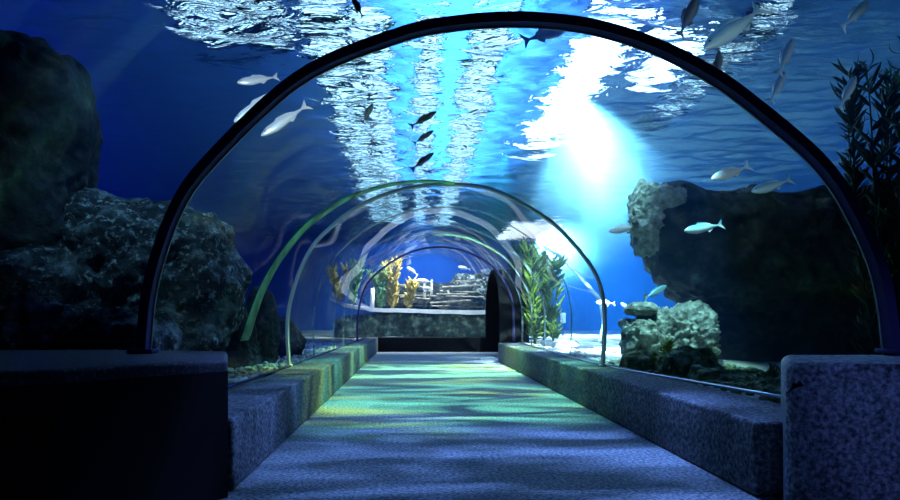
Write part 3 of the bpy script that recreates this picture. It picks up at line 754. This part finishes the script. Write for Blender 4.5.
for x, w, y0_, y1_, pt, fl, lab in [(-2.55, .75, 7.6, 10.3, .62, .26, 'outermost bank of short lamp bars over the left of the tunnel'), (-1.30, .32, 8.6, 27.0, 1.2, .38, 'second bank of lamp bars from the left above the water'), (-.68, .20, 9.0, 27.0, 1.1, .5, 'third bank of lamp bars from the left above the water'), (.22, .17, 9.0, 27.0, 1.0, .5, 'bank of lamp bars above the middle of the tunnel'), (1.12, .28, 9.0, 27.0, 1.0, .55, 'bank of lamp bars above the right half of the tunnel')]:
    lamp('lamp_bank', lab + ', seen as ripple glitter', 'lamp', x - w, x + w, y0_, y1_, 6.0, E_STRIP, 'lamp banks above the water', pt, fl)
lamp('flood_lamp', 'big white flood lamp glaring through the water right of centre', 'lamp', 2.55, 3.3, 9.2, 16.0, 6.2, E_FLOOD, 'flood lamps above the water')
lamp('flood_lamp', 'smaller white flood lamp glinting in the ripples right of the big glare', 'lamp', 3.75, 4.45, 10.2, 11.4, 6.2, E_FLOOD, 'flood lamps above the water')
lamp('flood_lamp', 'far white flood lamp glaring low through the water above the kelp', 'lamp', 3.9, 5.9, 26.0, 30.8, 5.6, E_FLOOD, 'flood lamps above the water')
lamp('lamp_bank', 'short bank of slim lamp bars above the water at upper right', 'lamp', 4.7, 5.2, 9.0, 14.0, 6.0, E_STRIP, 'lamp banks above the water', 1.2, .10)

def light(kind, name, loc, energy, col, target=None, **kw):
    l = bpy.data.lights.new(name, kind); l.energy = energy; l.color = col
    for k, v in kw.items(): setattr(l, k, v)
    o = bpy.data.objects.new(name, l); COL.objects.link(o); o.location = loc
    if target is not None:
        o.rotation_euler = (Vector(target) - Vector(loc)).to_track_quat('-Z', 'Y').to_euler()
    return o
def gobo(o, scale, lo, hi, stretch=(1, 1), seed=0.0, tint=None, dist=1.2):
    l = o.data; l.use_nodes = True; nt = l.node_tree; L = nt.links
    em = next(n for n in nt.nodes if n.type == 'EMISSION')
    g = N(nt, 'ShaderNodeNewGeometry'); sp = N(nt, 'ShaderNodeSeparateXYZ'); L.new(g.outputs['Normal'], sp.inputs[0])
    dx = N(nt, 'ShaderNodeMath', operation='DIVIDE'); L.new(sp.outputs[0], dx.inputs[0]); L.new(sp.outputs[2], dx.inputs[1])
    dy = N(nt, 'ShaderNodeMath', operation='DIVIDE'); L.new(sp.outputs[1], dy.inputs[0]); L.new(sp.outputs[2], dy.inputs[1])
    cb = N(nt, 'ShaderNodeCombineXYZ'); L.new(dx.outputs[0], cb.inputs[0]); L.new(dy.outputs[0], cb.inputs[1]); cb.inputs[2].default_value = seed
    mp = N(nt, 'ShaderNodeMapping'); mp.inputs['Scale'].default_value = (scale * stretch[0], scale * stretch[1], 1); L.new(cb.outputs[0], mp.inputs[0])
    n = N(nt, 'ShaderNodeTexNoise', Scale=1.0, Detail=3.0, Distortion=dist); L.new(mp.outputs[0], n.inputs['Vector'])
    mr = N(nt, 'ShaderNodeMapRange'); mr.inputs['From Min'].default_value = lo; mr.inputs['From Max'].default_value = hi; mr.inputs['To Min'].default_value = .06; mr.inputs['To Max'].default_value = 1.6
    L.new(n.outputs['Fac'], mr.inputs['Value']); L.new(mr.outputs[0], em.inputs['Strength'])
    if tint:
        n2 = N(nt, 'ShaderNodeTexNoise', Scale=.7, Detail=1.0); mp2 = N(nt, 'ShaderNodeMapping'); mp2.inputs['Location'].default_value = (5, 3, 2); L.new(mp.outputs[0], mp2.inputs[0]); L.new(mp2.outputs[0], n2.inputs['Vector'])
        r = ramp(nt, tint, n2.outputs['Fac']); L.new(r.outputs[0], em.inputs['Color']); l.color = (1, 1, 1)

# unseen lights added to make the glare and brighten tank, walkway and pier
o = light('SPOT', 'glare_light', P(574, 90, 9.6), 17000, (.45, .82, 1.0), P(634, 320, 13.0), spot_size=math.radians(80), spot_blend=.9, shadow_soft_size=.05)
gobo(o, 4.0, .46, .55, (1, 1), 5.2)
o = light('SPOT', 'far_glare_light', (4.75, 25.0, 4.1), 42000, (.40, .80, 1.0), (8.0, 18.0, 0), spot_size=math.radians(80), spot_blend=.9, shadow_soft_size=.05)
gobo(o, 7.0, .36, .62, (1, 1), 2.2)
light('SPOT', 'rock_light', (2.9, 7.2, 4.25), 1000, (.45, 1.0, .95), (3.3, 8.6, .4), spot_size=math.radians(36), spot_blend=.5, shadow_soft_size=.1)
light('SPOT', 'rim_light', (2.45, 8.7, 4.3), 240, (.45, 1.0, 1.0), P(634, 226, 9.3), spot_size=math.radians(30), spot_blend=.5, shadow_soft_size=.1)
light('AREA', 'hall_uplight', (.9, 15, 7.2), 1300, (.20, .52, 1.0), (.9, 15, 9), size=2.5, shape='RECTANGLE', size_y=14)  # unseen area light added to brighten the ceiling above the water
for (nm, loc, e, col, tgt, ang, sd) in [('walkway_green_light', (1.8, 12.6, 4.2), 3400, (.34, 1.0, .46), (.4, 12.3, 0), 62, 3), ('walkway_teal_light', (1.85, 8.4, 4.2), 2000, (.22, .90, .56), (.4, 8.0, 0), 62, 7), ('walkway_blue_light', (1.85, 4.9, 4.1), 950, (.17, .33, 1.0), (.3, 4.6, 0), 62, 11)]:
    o = light('SPOT', nm, loc, e, col, tgt, spot_size=math.radians(ang), spot_blend=.7, shadow_soft_size=.03)
    gobo(o, 2.9, .40, .64, (.8, 2.0), sd, [(.44, col), (.62, (.60, 1.0, .20))] if sd < 10 else None)  # added spots; patterned colour imitates rippled light on the walkway
light('SPOT', 'left_tank_light', (-2.4, 4.6, 4.3), 150, (.25, .62, 1.0), (-2.1, 7.4, .8), spot_size=math.radians(72), spot_blend=.8, shadow_soft_size=.1)
light('SPOT', 'left_fish_light', (-2.3, 2.6, 3.5), 900, (.75, .9, 1.0), (-1.5, 7.0, 3.35), spot_size=math.radians(26), spot_blend=.6, shadow_soft_size=.1)
light('SPOT', 'right_fish_light', (3.1, 2.8, 3.2), 300, (.6, .85, 1.0), (3.3, 7.0, 3.5), spot_size=math.radians(44), spot_blend=.6, shadow_soft_size=.1)
light('SPOT', 'pier_light', (1.0, .6, 3.0), 140, (.17, .30, 1.0), (3.0, 3.1, .45), spot_size=math.radians(34), spot_blend=.6, shadow_soft_size=.1)  # unseen spot added just to light the right pier
light('SPOT', 'end_view_light', (.2, 19.6, 4.2), 1900, (.85, .95, .9), (.2, 21.2, 1), spot_size=math.radians(120), spot_blend=.6, shadow_soft_size=.1)
light('SPOT', 'end_back_light', (0, 27, 4.2), 1300, (.3, .6, 1.0), (0, 31, 1.5), spot_size=math.radians(130), spot_blend=.6, shadow_soft_size=.1)
light('SPOT', 'left_wall_light', (-5.0, 6.2, 4.3), 2600, (.02, .05, 1.0), (-9.5, 16, 1.2), spot_size=math.radians(140), spot_blend=.8, shadow_soft_size=.1)
light('SPOT', 'kelp_light', (3.2, 14.6, 4.2), 80, (.9, 1.0, .6), (3.1, 15.6, .6), spot_size=math.radians(70), spot_blend=.6, shadow_soft_size=.1)

w = bpy.data.worlds.new('world'); SC.world = w; w.use_nodes = True
w.node_tree.nodes['Background'].inputs[0].default_value = (.02, .06, .3, 1); w.node_tree.nodes['Background'].inputs[1].default_value = .05

# ------------------------------------------------------------------ camera and colour
cam = bpy.data.cameras.new('camera'); co = bpy.data.objects.new('camera', cam); COL.objects.link(co)
co.location = (0, 0, EYE); co.rotation_euler = (PI / 2, 0, 0)
cam.sensor_width = 36; cam.lens = F / 900 * 36; cam.shift_x = (450 - VX) / 900; cam.shift_y = (VY - 250) / 900
cam.clip_start = .05; cam.clip_end = 200
SC.camera = co
vs = SC.view_settings
vs.view_transform = 'Standard'; vs.look = 'None'; vs.gamma = 1; vs.exposure = 0; vs.use_curve_mapping = False
cy = SC.cycles
cy.use_denoising = True
try: cy.denoiser = 'OPENIMAGEDENOISE'
except Exception: pass
cy.max_bounces = 8; cy.diffuse_bounces = 2; cy.glossy_bounces = 4; cy.transmission_bounces = 6; cy.volume_bounces = 0; cy.transparent_max_bounces = 16
cy.sample_clamp_indirect = 4.0; cy.caustics_refractive = True; cy.caustics_reflective = False
